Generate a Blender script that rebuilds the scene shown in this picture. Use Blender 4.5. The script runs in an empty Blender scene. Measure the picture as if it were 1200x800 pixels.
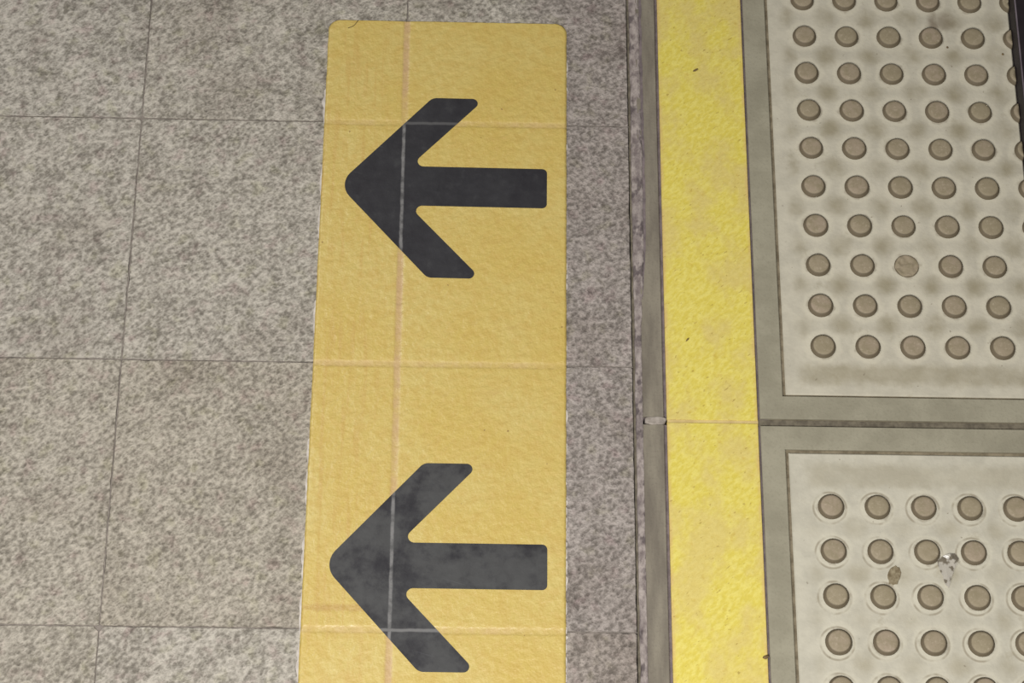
import bpy, bmesh, math, random
from mathutils import Vector, Matrix, Euler, noise

# ------------------------------------------------------------------ camera
sc = bpy.context.scene
F_PX = 2608.5                                   # focal length for a 1200 px wide frame
CAM = Vector((0.37382, -0.66239, 2.23014))
ROT = Euler((0.41778, -0.0253, 0.00585), 'XYZ')
cd = bpy.data.cameras.new('camera'); cd.sensor_width = 36.0; cd.lens = F_PX * 36.0 / 1200.0
cd.clip_start = 0.05; cd.clip_end = 50
cam = bpy.data.objects.new('camera', cd); sc.collection.objects.link(cam)
cam.location = CAM; cam.rotation_euler = ROT
sc.camera = cam
RM = ROT.to_matrix()

def at(x, y, z=0.0):
    """the point of the horizontal plane at height z that pixel (x, y) looks at"""
    d = RM @ Vector(((x - 600) / F_PX, -(y - 400) / F_PX, -1.0))
    return CAM + d * ((z - CAM.z) / d.z)

# ------------------------------------------------------------------ light
w = bpy.data.worlds.new('station_ambient'); sc.world = w; w.use_nodes = True
bg = w.node_tree.nodes['Background']; bg.inputs[0].default_value = (1.0, 0.985, 0.97, 1); bg.inputs[1].default_value = 0.11

def area(name, loc, target, sx, sy, power, col):
    l = bpy.data.lights.new(name, 'AREA'); l.shape = 'RECTANGLE'; l.size = sx; l.size_y = sy
    l.energy = power; l.color = col
    o = bpy.data.objects.new(name, l); sc.collection.objects.link(o); o.location = loc
    o.rotation_euler = (Vector(target) - Vector(loc)).to_track_quat('-Z', 'Y').to_euler()
    return o
# unseen lamps: a short key up left, a wide fill added behind the camera
area('unseen_lamp', (-0.90, 0.95, 2.1), (0.6, 0.15, 0), 0.16, 0.45, 19, (1.0, 0.99, 0.975))
area('unseen_lamp', (0.35, -0.95, 1.7), (0.5, -0.25, 0), 1.1, 0.4, 44, (1.0, 0.99, 0.975))  # added fill, brightens the floor towards the near end

vs = sc.view_settings
vs.view_transform = 'Standard'; vs.look = 'None'; vs.exposure = 0.0; vs.gamma = 1.0; vs.use_curve_mapping = False

# ------------------------------------------------------------------ helpers
C = sc.collection
def lin(r, g, b):
    f = lambda c: (c / 255 / 12.92) if c / 255 <= 0.04045 else ((c / 255 + 0.055) / 1.055) ** 2.4
    return (f(r), f(g), f(b), 1.0)

class NT:
    """small builder for a node material"""
    def __init__(s, name, rough=0.7, spec=0.4):
        s.m = bpy.data.materials.new(name); s.m.use_nodes = True; s.t = s.m.node_tree
        s.b = s.t.nodes['Principled BSDF']; s.b.inputs['Roughness'].default_value = rough
        s.b.inputs['Specular IOR Level'].default_value = spec
        s.geo = s.t.nodes.new('ShaderNodeNewGeometry').outputs['Position']
        s.tc = s.t.nodes.new('ShaderNodeTexCoord')
        s.obj = s.tc.outputs['Object']
        s.rnd = s.t.nodes.new('ShaderNodeObjectInfo').outputs['Random']
        s.h = None
    def put(s, sock, v):
        if isinstance(v, bpy.types.NodeSocket): s.t.links.new(v, sock)
        else: sock.default_value = v
    def math(s, op, a, b=0.0, c=0.0, clamp=False):
        n = s.t.nodes.new('ShaderNodeMath'); n.operation = op; n.use_clamp = clamp
        for i, v in enumerate((a, b, c)): s.put(n.inputs[i], v)
        return n.outputs[0]
    def ramp(s, v, a, b, lo=0.0, hi=1.0, smooth=True):
        n = s.t.nodes.new('ShaderNodeMapRange'); n.interpolation_type = 'SMOOTHSTEP' if smooth else 'LINEAR'
        for i, q in zip((0, 1, 2, 3, 4), (v, a, b, lo, hi)): s.put(n.inputs[i], q)
        return n.outputs[0]
    def noise(s, scale, detail=2.0, rough=0.55, vec=None, dist=0.0, stretch=None, rot=0.0, off=None):
        n = s.t.nodes.new('ShaderNodeTexNoise')
        n.inputs['Scale'].default_value = scale; n.inputs['Detail'].default_value = detail
        n.inputs['Roughness'].default_value = rough; n.inputs['Distortion'].default_value = dist
        v = vec or s.geo
        if stretch or rot or off is not None:
            mp = s.t.nodes.new('ShaderNodeMapping'); mp.vector_type = 'TEXTURE'      # rotate first, then stretch
            s.t.links.new(v, mp.inputs[0]); v = mp.outputs[0]
            if stretch: mp.inputs['Scale'].default_value = [1.0 / k for k in stretch]
            mp.inputs['Rotation'].default_value = (0, 0, rot)
            if off is not None: s.put(mp.inputs['Location'], off)
        s.t.links.new(v, n.inputs['Vector'])
        return n.outputs[0]
    def mix(s, f, a, b, mode='MIX'):
        n = s.t.nodes.new('ShaderNodeMix'); n.data_type = 'RGBA'; n.blend_type = mode
        s.put(n.inputs[0], f); s.put(n.inputs[6], a); s.put(n.inputs[7], b)
        return n.outputs[2]
    def xyz(s, v):
        n = s.t.nodes.new('ShaderNodeSeparateXYZ'); s.t.links.new(v, n.inputs[0]); return n.outputs
    def vec3(s, x, y, z):
        n = s.t.nodes.new('ShaderNodeCombineXYZ')
        for i, q in enumerate((x, y, z)): s.put(n.inputs[i], q)
        return n.outputs[0]
    def col(s, v): s.put(s.b.inputs['Base Color'], v)
    def rough(s, v): s.put(s.b.inputs['Roughness'], v)
    def bump(s, h, dist, strength=1.0):
        n = s.t.nodes.new('ShaderNodeBump'); n.inputs['Distance'].default_value = dist
        n.inputs['Strength'].default_value = strength
        s.t.links.new(h, n.inputs['Height'])
        if s.h: s.t.links.new(s.h, n.inputs['Normal'])
        s.h = n.outputs[0]; s.t.links.new(s.h, s.b.inputs['Normal'])
    def blob(s, p, cx, cy, rx, ry, edge=0.5, wob=None, amp=0.0):
        """1 inside an ellipse of the ground, soft edged; p = separated xyz"""
        dx = s.math('DIVIDE', s.math('SUBTRACT', p[0], cx), rx); dy = s.math('DIVIDE', s.math('SUBTRACT', p[1], cy), ry)
        d = s.math('SQRT', s.math('ADD', s.math('MULTIPLY', dx, dx), s.math('MULTIPLY', dy, dy)))
        if wob: d = s.math('ADD', d, s.math('MULTIPLY', s.math('SUBTRACT', wob, 0.5), amp))
        return s.ramp(d, 1.0 - edge, 1.0 + edge, 1.0, 0.0)

def mesh(name, bm, mat, parent=None, smooth=False):
    me = bpy.data.meshes.new(name); bm.normal_update(); bm.to_mesh(me); bm.free()
    if smooth:
        for p in me.polygons: p.use_smooth = True
    me.materials.append(mat)
    o = bpy.data.objects.new(name, me); C.objects.link(o)
    if parent: o.parent = parent
    return o
def empty(name, loc=(0, 0, 0)):
    o = bpy.data.objects.new(name, None); o.location = loc; o.empty_display_size = 0.05; C.objects.link(o); return o
def tag(o, label, cat, group=None):
    o['label'] = label; o['category'] = cat
    if group: o['group'] = group
    return o

def prism(bm, outline, z0, z1, bev=0.0):
    """closed prism over a counter-clockwise outline, top edge chamfered by bev"""
    n = len(outline)
    lo = [bm.verts.new((x, y, z0)) for x, y in outline]
    hi = [bm.verts.new((x, y, z1 - bev)) for x, y in outline]
    for i in range(n):
        j = (i + 1) % n; bm.faces.new((lo[i], lo[j], hi[j], hi[i]))
    fl = bm.faces.new(lo[::-1]); fl.normal_update()
    if n > 4: bmesh.ops.triangulate(bm, faces=[fl])
    if bev > 0:
        ins = []
        for i in range(n):
            p, q, r = (Vector(outline[i - 1]), Vector(outline[i]), Vector(outline[(i + 1) % n]))
            d1 = (q - p).normalized(); d2 = (r - q).normalized()
            m = Vector((-d1.y, d1.x)) + Vector((-d2.y, d2.x))
            m = m.normalized() * (bev / max(0.4, m.normalized().dot(Vector((-d1.y, d1.x)))))
            ins.append(bm.verts.new((q.x + m.x, q.y + m.y, z1)))
        for i in range(n):
            j = (i + 1) % n; bm.faces.new((hi[i], hi[j], ins[j], ins[i]))
        hi = ins
    f = bm.faces.new(hi); f.normal_update()
    if n > 4: bmesh.ops.triangulate(bm, faces=[f])
    return bm
def rect(x0, y0, x1, y1): return [(x0, y0), (x1, y0), (x1, y1), (x0, y1)]

# ------------------------------------------------------------------ materials
def granite():
    M = NT('flamed_granite', 0.78, 0.3)
    p = M.xyz(M.geo)
    off = M.vec3(M.math('MULTIPLY', M.rnd, 7.3), M.math('MULTIPLY', M.rnd, 3.1), M.math('MULTIPLY', M.rnd, 11.0))
    big = M.noise(9, 2, 0.5, off=off); mid = M.noise(34, 3, 0.6, off=off)
    crys = M.noise(195, 2.0, 0.55, stretch=(0.82, 1.0, 1), rot=0.75, off=off)
    fine = M.noise(360, 3, 0.65, off=off, stretch=(0.8, 1.0, 1), rot=0.75)
    g = M.math('ADD', M.math('ADD', M.math('MULTIPLY', crys, 0.50), M.math('MULTIPLY', fine, 0.26)), M.math('MULTIPLY', mid, 0.24))
    c = M.mix(M.ramp(g, 0.34, 0.65), lin(122, 116, 106), lin(194, 187, 175))
    lite = M.ramp(M.noise(210, 2, 0.6, off=off), 0.66, 0.78)
    c = M.mix(M.math('MULTIPLY', lite, 0.45), c, lin(214, 207, 194))
    hue = M.noise(48, 2, 0.5)
    c = M.mix(M.ramp(hue, 0.55, 0.75), c, M.mix(1.0, c, lin(244, 235, 238), 'MULTIPLY'))
    c = M.mix(M.ramp(hue, 0.45, 0.28), c, M.mix(1.0, c, lin(246, 247, 238), 'MULTIPLY'))
    # traffic film: purple grey soiling on the strip beside the slabs, drifting patches elsewhere
    strip = M.ramp(p[0], 0.40, 0.50)
    c = M.mix(M.math('MULTIPLY', strip, 0.9), c, M.mix(1.0, c, lin(226, 221, 227), 'MULTIPLY'))
    c = M.mix(M.math('MULTIPLY', M.ramp(big, 0.48, 0.66), 0.5), c, M.mix(1.0, c, lin(228, 224, 222), 'MULTIPLY'))
    tint = M.mix(M.rnd, lin(247, 244, 238), lin(255, 255, 255))
    M.col(M.mix(1.0, c, tint, 'MULTIPLY'))
    h = M.math('ADD', M.math('MULTIPLY', crys, 0.7), M.math('MULTIPLY', fine, 0.3))
    M.bump(h, 0.0060, 0.8)
    return M.m

def creases(M, p, width, wob=0.0012):
    """where the floor's joints press through a sheet laid over them"""
    n = M.noise(60, 3, 0.6); s = M.math('MULTIPLY', M.math('SUBTRACT', n, 0.5), wob * 2)
    v = M.ramp(M.math('ABSOLUTE', M.math('ADD', M.math('SUBTRACT', p[0], 0.2995), s)), width * 0.35, width, 1.0, 0.0)
    hs = None
    for y in (0.0, 0.3, 0.6):
        k = M.ramp(M.math('ABSOLUTE', M.math('ADD', M.math('SUBTRACT', p[1], y - 0.001), s)), width * 0.35, width, 1.0, 0.0)
        hs = k if hs is None else M.math('MAXIMUM', hs, k)
    return v, hs

def tape_yellow():
    M = NT('yellow_floor_tape', 0.5, 0.85)
    p = M.xyz(M.geo)
    mott = M.noise(85, 4, 0.6)
    cloud = M.noise(11, 3, 0.55)
    weave = M.noise(50, 2, 0.5, stretch=(3.2, 0.22, 1))
    c = M.mix(M.ramp(cloud, 0.3, 0.7), lin(199, 173, 90), lin(202, 180, 105))
    c = M.mix(M.math('MULTIPLY', M.ramp(mott, 0.38, 0.68), 0.55), c, lin(190, 158, 74))
    c = M.mix(M.math('MULTIPLY', M.ramp(weave, 0.48, 0.70), M.ramp(p[0], 0.31, 0.25, 0.0, 0.6)), c, lin(192, 158, 82))
    scuff = M.ramp(M.noise(26, 4, 0.62, stretch=(0.7, 1.4, 1)), 0.60, 0.78)
    c = M.mix(M.math('MULTIPLY', scuff, M.ramp(p[0], 0.30, 0.44, 0.25, 0.6)), c, lin(190, 156, 86))
    v, h = creases(M, p, 0.0052)
    fade = M.math('ADD', M.math('MULTIPLY', M.noise(14, 2, 0.5), 0.6), M.math('MULTIPLY', M.noise(75, 3, 0.6), 0.4))
    c = M.mix(M.math('MULTIPLY', v, M.ramp(fade, 0.36, 0.60, 0.30, 0.90)), c, lin(192, 158, 114))
    c = M.mix(M.math('MULTIPLY', h, M.ramp(fade, 0.40, 0.60, 0.12, 0.55)), c, lin(204, 174, 122))
    # scuff mark left of the lower arrow
    sm = M.blob(p, 0.250, 0.0225, 0.045, 0.0035, 0.6, M.noise(70, 3), 1.6)
    c = M.mix(M.math('MULTIPLY', sm, 0.45), c, lin(172, 130, 70))
    sp = M.ramp(M.noise(120, 1, 0.5), 0.785, 0.81)
    c = M.mix(M.math('MULTIPLY', sp, 0.65), c, lin(128, 92, 52))
    M.col(c)
    M.rough(M.ramp(mott, 0.3, 0.7, 0.40, 0.54))
    under = M.noise(150, 3, 0.6, stretch=(0.72, 1, 1), rot=0.75)
    M.bump(under, 0.0022, 0.7)
    M.bump(M.math('SUBTRACT', 1.0, M.math('MAXIMUM', v, h)), 0.0006, 0.6)
    return M.m

def tape_black(name, scuff_sheen):
    M = NT(name, 0.48, 0.5)
    p = M.xyz(M.geo)
    n = M.noise(70, 4, 0.6); cl = M.noise(16, 3, 0.5)
    c = M.mix(M.ramp(cl, 0.35, 0.7), lin(36, 34, 38), lin(44, 43, 46))
    c = M.mix(M.math('MULTIPLY', M.ramp(n, 0.55, 0.8), 0.4), c, lin(66, 66, 66))
    c = M.mix(M.math('MULTIPLY', M.ramp(M.noise(24, 5, 0.68), 0.34, 0.60), scuff_sheen), c, lin(84, 84, 82))   # grey scuffs, also painting in lamp sheen on the lower arrow
    v, h = creases(M, p, 0.0025)
    br = M.ramp(M.noise(70, 4, 0.65), 0.32, 0.62, 0.30, 0.95)
    k = M.math('MAXIMUM', M.math('MULTIPLY', v, br), M.math('MULTIPLY', h, M.ramp(p[1], 0.25, 0.5, 0.75, 0.34)))
    c = M.mix(k, c, lin(124, 122, 120))
    # fine hair scratches across the film
    sc_ = M.ramp(M.noise(30, 2, 0.5, stretch=(0.25, 7.0, 1), rot=-0.28), 0.73, 0.78)
    c = M.mix(M.math('MULTIPLY', sc_, 0.30), c, lin(122, 122, 126))
    M.col(c); M.rough(M.ramp(n, 0.3, 0.7, 0.42, 0.56))
    M.bump(M.noise(150, 3, 0.6, stretch=(0.72, 1, 1), rot=0.75), 0.0008, 0.35)
    return M.m

def strip_yellow():
    M = NT('yellow_safety_coating', 0.62, 0.35)
    p = M.xyz(M.geo)
    g = M.noise(230, 3, 0.62, stretch=(0.5, 1.0, 1), rot=0.85)
    g2 = M.noise(90, 3, 0.6)
    cl = M.noise(20, 4, 0.6, stretch=(1, 0.7, 1))
    c = M.mix(M.ramp(g, 0.36, 0.66), lin(210, 192, 82), lin(221, 206, 108))
    c = M.mix(M.math('MULTIPLY', M.ramp(cl, 0.42, 0.62), 0.62), c, lin(206, 184, 116))
    c = M.mix(M.math('MULTIPLY', M.ramp(g2, 0.60, 0.76), 0.45), c, lin(192, 160, 66))
    ed = M.math('MAXIMUM', M.ramp(p[0], 0.5925, 0.5975, 1, 0), M.ramp(p[0], 0.6862, 0.691, 0, 1))
    c = M.mix(M.math('MULTIPLY', ed, M.ramp(M.noise(35, 3), 0.35, 0.65, 0.15, 0.7)), c, lin(201, 166, 112))
    pit = M.ramp(M.noise(330, 2, 0.5, stretch=(0.45, 1.0, 1), rot=0.75), 0.66, 0.74)
    c = M.mix(M.math('MULTIPLY', pit, 0.6), c, lin(160, 132, 60))
    M.col(c); M.bump(g, 0.0022, 0.5)
    return M.m

def stone(name, a, b, sc1=26, rough=0.72, streak=None, bump=0.0006):
    M = NT(name, rough, 0.35)
    n = M.noise(sc1, 4, 0.6, stretch=streak); f = M.noise(320, 3, 0.6)
    c = M.mix(M.ramp(n, 0.3, 0.7), lin(*a), lin(*b))
    c = M.mix(M.math('MULTIPLY', M.ramp(f, 0.5, 0.72), 0.25), c, lin(a[0] * .82, a[1] * .82, a[2] * .82))
    M.col(c); M.bump(f, bump, 0.5)
    return M.m

PITCH = 0.04963
def panel_mat(name, rows_up, left, edge, base, dirt, amount, lo, hi, rings):
    """cast tactile panel; object coordinates start at the corner dome; rows run up (+y) or down (-y)"""
    M = NT(name, 0.74, 0.35)
    p = M.xyz(M.obj); yy = p[1] if rows_up else M.math('MULTIPLY', p[1], -1.0)
    def dist(q, mx):
        k = M.math('MINIMUM', M.math('MAXIMUM', M.math('ROUND', M.math('DIVIDE', q, PITCH)), 0.0), mx)
        return M.math('SUBTRACT', q, M.math('MULTIPLY', k, PITCH))
    dx, dy = dist(p[0], 8.0), dist(yy, 40.0)
    wob = M.math('MULTIPLY', M.math('SUBTRACT', M.noise(55, 3, 0.6), 0.5), 0.016)
    d = M.math('ADD', M.math('SQRT', M.math('ADD', M.math('MULTIPLY', dx, dx), M.math('MULTIPLY', dy, dy))), wob)
    rim = M.math('MULTIPLY', M.ramp(M.math('ADD', M.math('SUBTRACT', p[0], left), wob), 0.010, 0.028),
                 M.ramp(M.math('ADD', M.math('SUBTRACT', yy, edge), wob), 0.006, 0.020))
    cl = M.noise(20, 3, 0.6, off=(3.1, 1.7, 0))
    def cell_d(q, mn):      # grime lies thickest midway between four domes
        k_ = M.math('ADD', M.math('MAXIMUM', M.math('FLOOR', M.math('DIVIDE', q, PITCH)), mn), 0.5)
        return M.math('SUBTRACT', q, M.math('MULTIPLY', k_, PITCH))
    ux, uy = cell_d(p[0], -1.0), cell_d(yy, 0.0)
    cell = M.math('SQRT', M.math('ADD', M.math('MULTIPLY', ux, ux), M.math('MULTIPLY', uy, uy)))
    cell = M.math('ADD', cell, M.math('MULTIPLY', M.math('SUBTRACT', M.noise(34, 3, 0.6), 0.5), 0.020))
    band = M.math('MULTIPLY', M.ramp(M.math('ADD', yy, wob), -0.029, -0.016, 1.0, 0.0), M.ramp(M.noise(24, 4, 0.6), 0.3, 0.65, 0.45, 0.85))
    k = M.math('MAXIMUM', M.math('MULTIPLY', M.ramp(cell, lo, hi, 1.0, 0.0), M.ramp(cl, 0.3, 0.64, 0.25, 1.0)), band)
    k = M.math('MULTIPLY', k, rim)
    n = M.noise(42, 4, 0.62)
    c = M.mix(M.ramp(n, 0.3, 0.7), lin(*[v * .93 for v in base]), lin(*base))
    c = M.mix(M.math('MULTIPLY', k, amount), c, lin(*dirt))
    halo = M.math('MULTIPLY', M.ramp(d, 0.012, 0.0165), M.ramp(d, 0.017, 0.023, 1, 0))
    c = M.mix(M.math('MULTIPLY', halo, 0.45), c, lin(min(255, base[0] * 1.06), min(255, base[1] * 1.06), base[2] * 1.05))
    if rings:   # broken ring of grime caught around each dome, up and left of it
        ex = M.math('ADD', dx, 0.0015); ey = M.math('SUBTRACT', dy, 0.0015)
        d2 = M.math('SQRT', M.math('ADD', M.math('MULTIPLY', ex, ex), M.math('MULTIPLY', ey, ey)))
        r = M.ramp(M.math('ABSOLUTE', M.math('SUBTRACT', d2, 0.0176)), 0.0004, 0.0018, 1, 0)
        c = M.mix(M.math('MULTIPLY', r, M.ramp(M.noise(48, 2), 0.40, 0.60, 0.1, 0.75)), c, lin(146, 136, 116))
    # dirt packed in the corner at the foot of each dome
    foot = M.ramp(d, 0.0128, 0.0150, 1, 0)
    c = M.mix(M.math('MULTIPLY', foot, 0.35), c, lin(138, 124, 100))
    sp = M.ramp(M.noise(150, 2, 0.5), 0.72, 0.79)
    c = M.mix(M.math('MULTIPLY', sp, 0.6), c, lin(120, 108, 90))
    far = M.ramp(M.noise(33, 5, 0.7), 0.58, 0.74)
    c = M.mix(M.math('MULTIPLY', far, 0.38), c, lin(*dirt))
    return M, c

def finish_panel(M, c):
    M.col(c); M.bump(M.noise(260, 3, 0.6), 0.0007, 0.5); return M.m

def dome_mat():
    M = NT('worn_dome_stone', 0.7, 0.4)
    n = M.noise(110, 4, 0.65)
    a = M.mix(M.rnd, lin(150, 138, 113), lin(158, 142, 122))
    c = M.mix(M.ramp(n, 0.3, 0.72), a, lin(140, 128, 103))
    c = M.mix(M.math('MULTIPLY', M.ramp(M.noise(330, 2), 0.55, 0.75), 0.35), c, lin(186, 172, 150))
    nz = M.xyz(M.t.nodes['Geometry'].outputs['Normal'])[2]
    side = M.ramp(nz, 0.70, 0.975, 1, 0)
    c = M.mix(M.math('MULTIPLY', side, 0.85), c, lin(94, 83, 65))      # grime plus shading painted onto the dome's flank
    M.col(c); M.bump(n, 0.0007, 0.6)
    return M.m

def mortar_mat():
    M = NT('joint_mortar', 0.85, 0.2)
    n = M.noise(130, 4, 0.65, stretch=(1, 0.6, 1)); b = M.noise(24, 3, 0.6, stretch=(1, 0.5, 1))
    c = M.mix(M.ramp(n, 0.32, 0.68), lin(120, 109, 106), lin(168, 157, 150))
    c = M.mix(M.math('MULTIPLY', M.ramp(b, 0.52, 0.68), 0.6), c, lin(112, 103, 102))
    pit = M.ramp(M.noise(62, 3, 0.65, stretch=(1, 0.6, 1)), 0.54, 0.63)
    c = M.mix(M.math('MULTIPLY', pit, 0.75), c, lin(80, 71, 72))
    M.col(c); M.bump(n, 0.004, 0.8)
    return M.m

def plain(name, a, b, rough=0.8, scale=60, spec=0.3, metal=0.0):
    M = NT(name, rough, spec); n = M.noise(scale, 3, 0.6)
    M.col(M.mix(M.ramp(n, 0.3, 0.7), lin(*a), lin(*b))); M.b.inputs['Metallic'].default_value = metal
    M.bump(n, 0.0004, 0.4)
    return M.m

m_granite = granite()
m_tape = tape_yellow(); m_arrow = tape_black('black_arrow_film', 0.06); m_arrow2 = tape_black('scuff_sheen_arrow_film', 0.55); m_strip = strip_yellow()
m_frame = stone('grey_cast_frame', (140, 134, 115), (156, 150, 130), 22)
m_edge = stone('grey_edge_strip', (110, 102, 90), (138, 130, 114), 30, streak=(1.6, 0.3, 1))
def body_mat():
    M = NT('grimy_slab_bed', 0.9, 0.2); n = M.noise(90, 3, 0.6); p = M.xyz(M.geo)
    a = M.mix(M.ramp(n, 0.3, 0.7), lin(102, 92, 92), lin(126, 114, 113)); b = M.mix(M.ramp(n, 0.3, 0.7), lin(106, 96, 78), lin(138, 127, 106))
    M.col(M.mix(M.ramp(p[0], 0.700, 0.706), a, b)); M.bump(n, 0.001, 0.5)
    return M.m
m_body = body_mat()
m_bed = plain('dark_joint_grit', (90, 83, 71), (118, 110, 94), 0.95, 120)
m_grit = plain('tile_joint_grit', (112, 104, 97), (140, 131, 122), 0.95, 140)
m_mortar = mortar_mat(); m_dome = dome_mat()
m_glue = plain('dried_white_adhesive', (176, 167, 158), (206, 198, 188), 0.6, 120)
m_sill = plain('black_sill_metal', (32, 26, 29), (42, 35, 37), 0.6, 30, 0.3)
m_highlight = plain('edge_highlight_grey', (96, 86, 92), (118, 108, 114), 0.5, 50, 0.4)

# ------------------------------------------------------------------ floor bed and granite tiles
SLAB_X0, SLAB_X1 = 0.5665, 1.0088
bm = bmesh.new(); prism(bm, rect(-0.9, -0.66, 1.60, 1.26), -0.12, -0.03)
floor = mesh('floor', bm, m_bed); floor['kind'] = 'structure'
floor['label'] = 'grey granite platform floor laid in square tiles'

GR_EDGE = 0.5566
xs = [-0.9, -0.6, -0.3, 0.0, 0.3, GR_EDGE]; ys = [-0.6, -0.3, 0.0, 0.3, 0.6, 0.9, 1.2]
rng = random.Random(4)
for i in range(len(xs) - 1):
    for j in range(len(ys) - 1):
        g = 0.0006
        x0, x1, y0, y1 = xs[i] + g, xs[i + 1] - g, ys[j] + g, ys[j + 1] - g
        cs = [(x0, y0), (x1, y0), (x1, y1), (x0, y1)]
        pts = []
        for k in range(4):
            a, b, pv = Vector(cs[k]), Vector(cs[(k + 1) % 4]), Vector(cs[k - 1])
            ch = rng.choice((0.0008, 0.0010, 0.0018, 0.0034))
            if abs(a.x) < 0.01 and abs(a.y) < 0.01 and j == 1: ch = 0.0052      # broken corners at one junction
            chn = 0.0012
            d = (b - a).normalized(); e = (pv - a).normalized()
            pts.append(a + e * ch); pts.append(a + d * ch)
            nrm = Vector((-d.y, d.x)); L = (b - a).length; m = 26
            for q in range(1, m):
                t = ch + (L - 2 * ch - 0.004) * q / m
                pts.append(a + d * t + nrm * max(0.0, rng.gauss(0.0, 0.00035)))
        bm = bmesh.new()
        prism(bm, [(v.x, v.y) for v in pts], -0.03, 0.0, 0.0005)
        mesh('stone_tile', bm, m_granite, floor)
# grit that fills the joints between the tiles, in places almost up to their faces
def grit_run(bm, p0, p1, wd=0.0007):
    p0, p1 = Vector(p0), Vector(p1); n = int((p1 - p0).length / 0.004); d = (p1 - p0).normalized(); s_ = Vector((-d.y, d.x)) * wd
    prev = None
    for i in range(n + 1):
        p = p0 + (p1 - p0) * i / n
        z = -0.0010 + 0.0016 * noise.noise((p.x * 22, p.y * 22, 0.7)) + 0.0006 * noise.noise((p.x * 90, p.y * 90, 5.7))
        z = min(z, -0.00005)
        a = bm.verts.new((p.x - s_.x, p.y - s_.y, z)); b = bm.verts.new((p.x + s_.x, p.y + s_.y, z))
        if prev: bm.faces.new((prev[0], a, b, prev[1]))
        prev = (a, b)
bm = bmesh.new()
for x in xs[1:-1]: grit_run(bm, (x, -0.6), (x, 1.2))
for y in ys[1:-1]: grit_run(bm, (-0.9, y), (GR_EDGE, y))
for x in xs[1:-1]:
    for y in ys[1:-1]: prism(bm, rect(x - 0.005, y - 0.005, x + 0.005, y + 0.005), -0.004, -0.0012)
jg = mesh('joint_grit', bm, m_grit, floor); jg['kind'] = 'stuff'

# lumpy mortar run between granite and slabs: its right border follows the photographed line
border = [(748.5, 0), (749.5, 60), (753, 200), (754.5, 290), (753, 350), (751, 400), (751.5, 480), (753, 560), (755, 640), (757, 720), (758, 800)]
bw = [at(*q) for q in border]
def border_x(y):
    if y >= bw[0].y: return bw[0].x
    if y <= bw[-1].y: return bw[-1].x
    for a, b in zip(bw, bw[1:]):
        if a.y >= y >= b.y: return a.x + (b.x - a.x) * (a.y - y) / (a.y - b.y)
bm = bmesh.new(); N, K = 520, 8; grid = []
for i in range(N + 1):
    y = -0.6 + 1.8 * i / N; row = []
    xl = GR_EDGE + 0.0022 + 0.0012 * noise.noise((y * 40, 3.3, 0)); xr = border_x(y) + 0.0012 * noise.noise((y * 70, 9.1, 0)) + 0.0008 * noise.noise((y * 190, 4.1, 0))
    xr = max(xr, SLAB_X0 + 0.0003)
    for k in range(K + 1):
        u = k / K; x = xl + (xr - xl) * u
        z = -0.0010 + 0.0016 * min(1.0, max(0.0, (x - SLAB_X0 + 0.002) / 0.003)) + 0.0010 * noise.noise((x * 120, y * 60, 0.5)) + 0.0008 * noise.noise((x * 300, y * 200, 2.5))
        if k == 0: z -= 0.0025
        if k == K: z -= 0.0006
        row.append(bm.verts.new((x, y, z)))
    grid.append(row)
for i in range(N):
    for k in range(K): bm.faces.new((grid[i][k], grid[i][k + 1], grid[i + 1][k + 1], grid[i + 1][k]))
for i in range(N):      # skirts down into the joint
    for k in (0, K):
        a, b = grid[i][k], grid[i + 1][k]
        c = bm.verts.new((b.co.x, b.co.y, -0.03)); d = bm.verts.new((a.co.x, a.co.y, -0.03))
        bm.faces.new((a, b, c, d) if k == 0 else (b, a, d, c))
mesh('mortar_joint', bm, m_mortar, floor, True)

# grit in the seam against the granite, and a dark strip standing in for the shadow gap along the mortar where it laps over the edge strip
bm = bmesh.new(); prism(bm, rect(GR_EDGE + 0.0002, -0.6, GR_EDGE + 0.0045, 1.2), -0.03, -0.0030); mesh('seam_grit', bm, m_bed, floor)
bm = bmesh.new(); left_, right_ = [], []
for i in range(240):
    y = 0.385 + 0.8 * i / 239; e = border_x(y) + 0.0004
    wd = (0.0022 + 0.0010 * noise.noise((y * 60, 2.0, 0))) * min(1.0, i / 25)
    left_.append((e - 0.0008, y)); right_.append((e + wd, y))
prism(bm, right_ + left_[::-1], -0.001, 0.00025); mesh('shadow_gap_strip', bm, m_body, floor)

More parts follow.
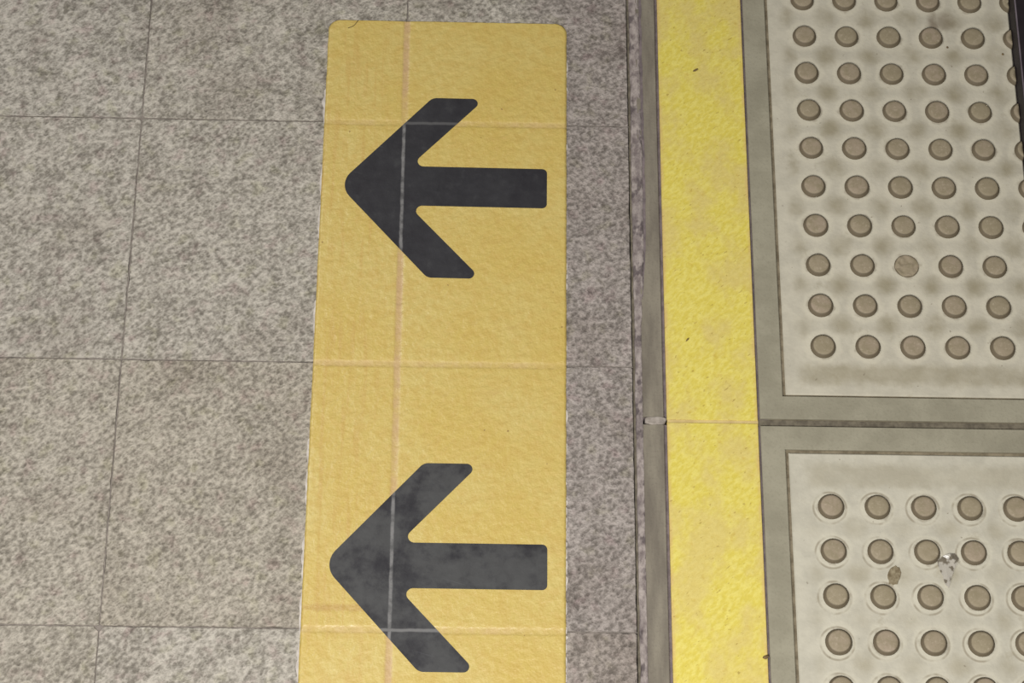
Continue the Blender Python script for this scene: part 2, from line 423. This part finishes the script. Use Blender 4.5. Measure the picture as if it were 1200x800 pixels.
# ------------------------------------------------------------------ tactile slabs
def dome_mesh(clip=None, worn=False, cx=0.0):
    prof = [(0.0142, -0.0002), (0.0136, 0.0008), (0.0128, 0.0026), (0.0118, 0.0041), (0.0107, 0.0048), (0.0088, 0.0052), (0.0045, 0.0054)]
    if worn: prof = [(0.0140, -0.0002), (0.0137, 0.0006), (0.0128, 0.0014), (0.0108, 0.0016), (0.0085, 0.0014), (0.0050, 0.0015)]
    S = 24 if not worn else 28; bm = bmesh.new(); rings = []
    for r, z in prof:
        rings.append([bm.verts.new((r * math.cos(2 * math.pi * k / S), r * math.sin(2 * math.pi * k / S), z)) for k in range(S)])
    for a, b in zip(rings, rings[1:]):
        for k in range(S): bm.faces.new((a[k], a[(k + 1) % S], b[(k + 1) % S], b[k]))
    bm.faces.new(rings[-1])
    bm.faces.new(rings[0][::-1])
    if worn:
        bmesh.ops.triangulate(bm, faces=bm.faces[:]); bmesh.ops.subdivide_edges(bm, edges=bm.edges[:], cuts=1)
        for v in bm.verts:
            r = math.hypot(v.co.x, v.co.y)
            if v.co.z > 0.0008: v.co.z += 0.0018 * noise.noise((v.co.x * 190, v.co.y * 190, 1.3)) * (1.0 - 0.4 * r / 0.014)
    if clip is not None:
        bmesh.ops.bisect_plane(bm, geom=bm.verts[:] + bm.edges[:] + bm.faces[:], plane_co=(clip, 0, 0), plane_no=(1, 0, 0), clear_outer=True)
        bmesh.ops.holes_fill(bm, edges=[e for e in bm.edges if e.is_boundary], sides=0)
    bm.normal_update()
    me = bpy.data.meshes.new('dome'); bm.to_mesh(me); bm.free()
    for p in me.polygons: p.use_smooth = True
    me.materials.append(m_dome)
    return me
me_dome = dome_mesh(); me_worn = dome_mesh(worn=True)

PANEL_Z = -0.0010
def slab(y0, y1, origin, rot, up, rows, mat, label, cols=6, worn=None):
    root = empty('tactile_block', ((SLAB_X0 + SLAB_X1) / 2, (y0 + y1) / 2, -0.03))
    tag(root, label, 'tactile block', 'tactile blocks in the platform floor')
    def part(name, bm, mat, smooth=False, par=root):
        o = mesh(name, bm, mat); o.parent = par; o.matrix_parent_inverse = Matrix.Translation(-Vector(root.location)); return o
    body = bmesh.new(); prism(body, rect(SLAB_X0, y0, SLAB_X1, y1), -0.03, -0.0032); part('slab_body', body, m_body)
    b = bmesh.new(); prism(b, rect(SLAB_X0 + 0.0002, y0 + 0.0006, 0.5892, y1 - 0.0006), -0.0033, 0.0, 0.0005); part('edge_strip', b, m_edge)
    b = bmesh.new(); prism(b, rect(0.5926, y0 - 0.0022, 0.6912, y1 + 0.0016), -0.0031, 0.0006, 0.0005); part('yellow_strip', b, m_strip)
    fx0, fx1 = 0.6938, 0.7196
    b = bmesh.new()      # grey frame: side bar and two end bars
    pin0, pin1 = y0 + 0.0272, y1 - 0.0272
    out = [(fx0, y0 + 0.0004), (SLAB_X1, y0 + 0.0004), (SLAB_X1, pin0), (fx1, pin0), (fx1, pin1), (SLAB_X1, pin1), (SLAB_X1, y1 - 0.0004), (fx0, y1 - 0.0004)]
    prism(b, out, -0.0033, 0.0, 0.0006); part('frame', b, m_frame)
    # panel: local axes start at the corner dome
    pl, pb = fx1 + 0.0036, pin0 + 0.0024
    R = Matrix.Rotation(rot, 4, 'Z'); T = Matrix.Translation((origin[0], origin[1], PANEL_Z)) @ R; Ti = T.inverted()
    corners = [(pl, pb), (SLAB_X1, pb), (SLAB_X1, pin1 - 0.0036), (pl, pin1 - 0.0036)]
    loc = [(Ti @ Vector((x, y, PANEL_Z))) for x, y in corners]
    b = bmesh.new(); prism(b, [(v.x, v.y) for v in loc], -0.0022, 0.0, 0.0014)
    pan = mesh('tactile_panel', b, mat); pan.parent = root
    pan.matrix_parent_inverse = Matrix.Translation(-Vector(root.location)); pan.matrix_basis = T
    for c in range(cols):
        for r in range(rows):
            lx, ly = c * PITCH, (r if up else -r) * PITCH
            wx = (T @ Vector((lx, ly, 0))).x
            if wx - 0.0135 > SLAB_X1 - 0.001: continue
            if wx + 0.0142 > SLAB_X1: me = dome_mesh(clip=SLAB_X1 - 0.0002 - wx)
            elif worn == (c, r): me = me_worn
            else: me = me_dome
            o = bpy.data.objects.new('dome', me); C.objects.link(o); o.parent = pan; o.location = (lx, ly, 0)
            if worn == (c, r): o['label'] = 'crumbled dome with a rough broken top'
            elif me is me_dome:
                s = 1.0 + rng.uniform(-0.02, 0.02); o.scale = (s, s, rng.uniform(0.9, 1.05)); o.rotation_euler.z = rng.uniform(0, 6.28)
    return root

YJ = 0.2375; GAP = 0.0038
pu = (0.76502 + math.sin(0.00472) * PITCH * 8, 0.72556 - math.cos(0.00472) * PITCH * 8)
MU, cu = panel_mat('tactile_panel_pale', True, 0.7226 - pu[0], YJ + GAP + 0.030 - pu[1], (194, 187, 168), (141, 131, 105), 0.80, 0.001, 0.0205, False)
q = MU.xyz(MU.geo)          # brown splash above a dome near the far end
c1 = at(1094, 30); c2 = at(1106, 26)
s1 = MU.blob(q, c1.x, c1.y, 0.006, 0.016, 0.6, MU.noise(90, 3), 1.4); s2 = MU.blob(q, c2.x, c2.y, 0.011, 0.010, 0.7, MU.noise(90, 3), 1.6)
cu = MU.mix(MU.math('MULTIPLY', MU.math('MAXIMUM', s1, MU.math('MULTIPLY', s2, 0.7)), 0.75), cu, lin(112, 98, 80))
m_pu = finish_panel(MU, cu)
pd = (0.76595, 0.14184)
ML, cl_ = panel_mat('tactile_panel_ringed', False, 0.7226 - pd[0], -(YJ - GAP - 0.030) + pd[1], (193, 187, 169), (149, 139, 113), 0.50, 0.001, 0.0190, True)
m_pl = finish_panel(ML, cl_)
slab(YJ + GAP, YJ + 0.9, pu, 0.00472, True, 15, m_pu, 'upper tactile block whose panel is cut by the black threshold, with one crumbled dome', worn=(2, 2))
slab(YJ - 0.9, YJ - GAP, pd, 0.00133, False, 15, m_pl, 'lower tactile block with a brown gum blot and a clear plastic scrap on it')

# joint between the two slabs: dark grit, pale plug beside the edge strips
bm = bmesh.new(); prism(bm, rect(0.6920, YJ - GAP, SLAB_X1, YJ + GAP), -0.03, -0.0034); mesh('slab_joint', bm, m_bed, floor)
bm = bmesh.new()
for k, (xa, xb) in enumerate(((0.5680, 0.5918),)):
    pts = []
    for a in range(18):
        t = 2 * math.pi * a / 18; r = 1 + 0.18 * noise.noise((a * 1.7, 2.2, 0))
        pts.append(((xa + xb) / 2 + (xb - xa) / 2 * r * math.copysign(abs(math.cos(t)) ** 0.7, math.cos(t)), YJ + 0.0047 * r * math.copysign(abs(math.sin(t)) ** 0.7, math.sin(t))))
    prism(bm, pts, -0.03, 0.0008, 0.0007)
m_plug = plain('pale_joint_plug', (134, 125, 115), (170, 160, 150), 0.85, 110)
mesh('mortar_plug', bm, m_plug, floor)
bm = bmesh.new(); prism(bm, rect(0.5930, YJ - GAP, 0.6915, YJ + GAP), -0.03, -0.0006)
m_yj = plain('yellow_stained_mortar', (190, 166, 112), (206, 184, 124), 0.85, 70)
mesh('strip_joint', bm, m_yj, floor)

# ------------------------------------------------------------------ black sill along the right border
SILL_H = 0.024; sx = SLAB_X1 + 0.0006
sill = empty('metal_threshold', (sx + 0.25, 0.3, -0.03)); tag(sill, 'black metal threshold with a thin pale edge along the right border', 'threshold')
inv = Matrix.Translation(-Vector(sill.location))
bm = bmesh.new(); prism(bm, rect(sx, -0.6, 1.55, 1.2), -0.03, SILL_H, 0.0006)
o = mesh('sill_plate', bm, m_sill, sill); o.matrix_parent_inverse = inv
bm = bmesh.new(); prism(bm, rect(sx + 0.0004, -0.6, sx + 0.0022, 1.2), SILL_H - 0.001, SILL_H + 0.0008, 0.0004)  # pale strip stands in for the highlight on the sill's bevelled edge
o = mesh('edge_highlight', bm, m_highlight, sill); o.matrix_parent_inverse = inv

# ------------------------------------------------------------------ yellow arrow tape
TY1, TY0, TR = 0.7352, -0.42, 0.0135
tape_l = lambda y: 0.2079 + 0.0012 * (y - 0.3)
tape_r = lambda y: 0.4838 + 0.0050 * (y - 0.3)
tape = empty('arrow_tape', (0.346, 0.16, 0.0)); tag(tape, 'yellow floor tape with two black arrows pointing left', 'floor tape')
tinv = Matrix.Translation(-Vector(tape.location))
TZ = 0.0011
def tape_z(x, y):
    d = min(abs(y - k) for k in (-0.3, 0.0, 0.3, 0.6)); e = abs(x - 0.2998)
    return TZ - 0.0005 * math.exp(-(d / 0.0025) ** 2) - 0.0006 * math.exp(-(e / 0.0028) ** 2) + 0.00012 * noise.noise((x * 150, y * 150, 0))
ysamp = [TY0 + 0.0035 * i for i in range(int((TY1 - TR - TY0) / 0.0035))]
ysamp += [TY1 - TR + TR * math.sin(math.pi / 2 * k / 9) for k in range(10)]
NX = 92; bm = bmesh.new(); rows = []
for y in ysamp:
    ins = 0.0
    if y > TY1 - TR: ins = TR - math.sqrt(max(0.0, TR * TR - (y - TY1 + TR) ** 2))
    xl = tape_l(y) + ins + 0.0004 * noise.noise((y * 130, 5.5, 0)); xr = tape_r(y) - ins + 0.0004 * noise.noise((y * 140, 7.5, 0))
    row = []
    for i in range(NX + 1):
        x = xl + (xr - xl) * i / NX
        yy = y
        if y > TY1 - 1e-6: yy = y - 0.0022 * math.exp(-((x - 0.300) / 0.005) ** 2) + 0.0003 * noise.noise((x * 160, 1.5, 0))
        z = tape_z(x, yy)
        if i in (0, NX) or y > TY1 - 1e-6: z -= 0.0002
        row.append(bm.verts.new((x, yy, z)))
    rows.append(row)
for a, b in zip(rows, rows[1:]):
    for i in range(NX): bm.faces.new((a[i], a[i + 1], b[i + 1], b[i]))
rim = [r[0] for r in rows[::-1]] + rows[0][1:] + [r[NX] for r in rows[1:]] + rows[-1][-2:0:-1]
low = [bm.verts.new((v.co.x, v.co.y, 0.00005)) for v in rim]
for i in range(len(rim)):
    j = (i + 1) % len(rim); bm.faces.new((low[i], low[j], rim[j], rim[i]))
o = mesh('tape_sheet', bm, m_tape, tape, True); o.matrix_parent_inverse = tinv

def fillet(pts, radii, seg=10):
    out = []
    for i, r in enumerate(radii):
        p, q, s = Vector(pts[i - 1]), Vector(pts[i]), Vector(pts[(i + 1) % len(pts)])
        u, v = (p - q).normalized(), (s - q).normalized()
        ang = u.angle(v); d = r / math.tan(ang / 2)
        a, b = q + u * d, q + v * d; cen = q + (u + v).normalized() * (r / math.sin(ang / 2))
        va, vb = a - cen, b - cen; tot = va.angle_signed(vb)
        n = max(4, seg)
        for k in range(n + 1): out.append(cen + Matrix.Rotation(-tot * k / n, 2) @ va)
    return [(v.x, v.y) for v in out]
A = [(-0.2362, 0), (-0.1323, -0.1145), (-0.0721, -0.1145), (-0.1558, -0.0250), (0, -0.0250), (0, 0.0250), (-0.1558, 0.0250), (-0.0721, 0.1145), (-0.1323, 0.1145)]
RAD = [0.0225, 0.012, 0.0062, 0.0068, 0.0056, 0.0056, 0.0068, 0.0062, 0.012]
outl = fillet(A, RAD, 12)
def arrow(cx, cy, rot, mat, label):
    R = Matrix.Rotation(rot, 2)
    pts = [R @ Vector(p) + Vector((cx, cy)) for p in outl]
    bm = bmesh.new(); prism(bm, [(p.x, p.y) for p in pts], TZ - 0.0001, TZ + 0.00022)
    o = mesh('arrow', bm, mat, tape); o.matrix_parent_inverse = tinv; o['label'] = label
arrow(0.4628, 0.5172, -0.006, m_arrow, 'black arrow pointing left'); arrow(0.4630, 0.0692, -0.002, m_arrow2, 'black arrow with grey scuffs and painted sheen, pointing left')

# dried adhesive squeezed out along both edges of the tape
def residue(side, y0, y1, step, wmax, cover, seed):
    r = random.Random(seed); y = y0
    while y < y1:
        L = r.uniform(0.4, 1.8) * step
        if r.random() < cover(y):
            n = max(3, int(L / 0.0012)); inn, outp = [], []
            for k in range(n + 1):
                yy = y + L * k / n; t = math.sin(math.pi * min(1, max(0, k / n))) ** 0.4
                e = tape_l(yy) if side < 0 else tape_r(yy)
                wd = wmax * (0.35 + 0.65 * abs(noise.noise((yy * 60, seed, 0))) * 1.6) * t + 0.0003
                inn.append((e, yy)); outp.append((e + side * wd, yy))
            out = outp + inn[::-1] if side > 0 else inn + outp[::-1]
            bm = bmesh.new(); prism(bm, out, 0.00002, 0.0006)
            o = mesh('adhesive_residue', bm, m_glue, tape); o.matrix_parent_inverse = tinv
        y += L + r.uniform(0.1, 0.5) * step
residue(-1, -0.42, 0.615, 0.030, 0.0034, lambda y: 0.95 if (y > 0.42 or y < 0.05) else 0.7, 3)
residue(1, -0.42, 0.70, 0.009, 0.0022, lambda y: 0.30 if y > 0.35 else (0.5 if y > 0.12 else 0.85), 8)

# ------------------------------------------------------------------ small litter
m_gum = plain('trodden_gum', (108, 94, 70), (150, 138, 112), 0.8, 160)
g = at(1048, 674, PANEL_Z); bm = bmesh.new(); pts = []
for a in range(20):
    t = 2 * math.pi * a / 20; r = 0.0082 * (1 + 0.35 * noise.noise((math.cos(t) * 2.1, math.sin(t) * 2.1, 4.0)))
    pts.append((r * math.cos(t) * 0.85 + 0.0022 * math.sin(t), r * 1.3 * math.sin(t)))
prism(bm, pts, 0.0, 0.0010, 0.0006)
o = mesh('chewing_gum', bm, m_gum); o.location = g; tag(o, 'flattened brown blot of chewing gum between four domes', 'gum')

Mp = NT('clear_plastic', 0.18, 1.0); Mp.col(Mp.mix(Mp.ramp(Mp.noise(125, 2, 0.55), 0.40, 0.52), lin(128, 118, 102), lin(206, 199, 186))); Mp.b.inputs['Alpha'].default_value = 0.55; Mp.b.inputs['IOR'].default_value = 1.4  # light and dark of the crumpled facets painted in as noise colour
bm = bmesh.new()
oc = [(1098, 656), (1104, 652), (1112, 650), (1119, 649), (1123, 656), (1119, 665), (1115, 676), (1112, 689), (1107, 685), (1105, 676), (1100, 666)]
base = at(1110, 667, PANEL_Z)
ring = []; zs = [.0008, .0016, .0044, .0022, .0040, .0016, .0024, .0010, .0026, .0010, .0014]
for (x, y), z in zip(oc, zs): v = at(x, y, PANEL_Z); ring.append((v.x - base.x, v.y - base.y, z))
inner = []
for (x, y), z in (((1112, 656), .0014), ((1117, 658), .0050), ((1108, 664), .0012), ((1110, 677), .0030)):
    v = at(x, y, PANEL_Z); inner.append((v.x - base.x, v.y - base.y, z))
vt = [bm.verts.new(v) for v in ring + inner]; I = 11
tris = [(0, 1, I + 2), (1, 2, I), (1, I, I + 2), (2, 3, I + 1), (2, I + 1, I), (3, 4, I + 1), (4, 5, I + 1), (5, I + 2, I), (5, I, I + 1), (5, 6, I + 3), (5, I + 3, I + 2), (6, 7, I + 3), (7, 8, I + 3), (8, 9, I + 3), (9, I + 2, I + 3), (9, 10, I + 2), (10, 0, I + 2)]
for t in tris: bm.faces.new([vt[k] for k in t])
bmesh.ops.subdivide_edges(bm, edges=bm.edges[:], cuts=1, use_grid_fill=True); bmesh.ops.triangulate(bm, faces=bm.faces[:])
for v in bm.verts: v.co.z += 0.0005 * noise.noise(v.co * 420)
bmesh.ops.recalc_face_normals(bm, faces=bm.faces[:])
bmesh.ops.solidify(bm, geom=bm.faces[:], thickness=0.0003)
o = mesh('plastic_scrap', bm, Mp.m); o.location = base; tag(o, 'crumpled clear plastic scrap with bright glints among the domes', 'plastic scrap')
lowest = min(v.co.z for v in o.data.vertices); o.location.z = PANEL_Z - lowest

m_dirt = plain('dark_crumb', (92, 74, 50), (122, 100, 66), 0.9, 300)
def crumb(px, py, z, lx, ly, rot, label, name='dirt_crumb'):
    bm = bmesh.new(); bmesh.ops.create_icosphere(bm, subdivisions=2, radius=1.0)
    for v in bm.verts:
        k = 1 + 0.35 * noise.noise(v.co * 1.7 + Vector((px, py, 0)))
        v.co = Vector((v.co.x * lx * k, v.co.y * ly * k, v.co.z * min(lx, ly) * 0.7))
    lo = min(v.co.z for v in bm.verts)
    o = mesh(name, bm, m_dirt, None, True); p = at(px, py, z); o.location = (p.x, p.y, z - lo); o.rotation_euler.z = rot
    tag(o, label, 'dirt')
crumb(815, 82.5, 0.0006, 0.0036, 0.0011, 0.5, 'dark sliver of dirt on the far half of the yellow strip')
crumb(805.5, 398, 0.0006, 0.0028, 0.0008, 0.9, 'thin dark splinter on the yellow strip near the block joint')
crumb(897.5, 770, 0.0006, 0.0034, 0.0020, 0.4, 'brown crumb on the yellow strip\'s right edge near the bottom')
crumb(1110, 56, PANEL_Z, 0.0012, 0.0012, 0.0, 'tiny dark grain on the upper panel below the brown splash')
crumb(1175, 64, PANEL_Z, 0.0013, 0.0012, 0.0, 'tiny dark grain on the upper panel next to the black threshold')
crumb(1183, 640, PANEL_Z, 0.0010, 0.0010, 0.0, 'tiny dark grain on the lower panel at the right border')

# a hair lying over the tape's far edge
m_hair = plain('dark_hair', (60, 46, 34), (84, 66, 48), 0.6, 200)
cu_ = bpy.data.curves.new('hair', 'CURVE'); cu_.dimensions = '3D'; cu_.bevel_depth = 0.00030; cu_.bevel_resolution = 2
spn = cu_.splines.new('BEZIER'); hp = [(408, 33), (414, 30.5), (417.5, 27), (420, 23.5)]
spn.bezier_points.add(len(hp) - 1)
for b, (x, y) in zip(spn.bezier_points, hp):
    v = at(x, y, TZ); b.co = (v.x, v.y, TZ + 0.0003); b.handle_left_type = b.handle_right_type = 'AUTO'
tmp = bpy.data.objects.new('tmp', cu_); C.objects.link(tmp)
me = bpy.data.meshes.new_from_object(tmp.evaluated_get(bpy.context.evaluated_depsgraph_get()))
bpy.data.objects.remove(tmp)
me.materials.clear(); me.materials.append(m_hair)
o = bpy.data.objects.new('hair_strand', me); C.objects.link(o); tag(o, 'short dark hair lying across the tape\'s top left corner', 'hair')
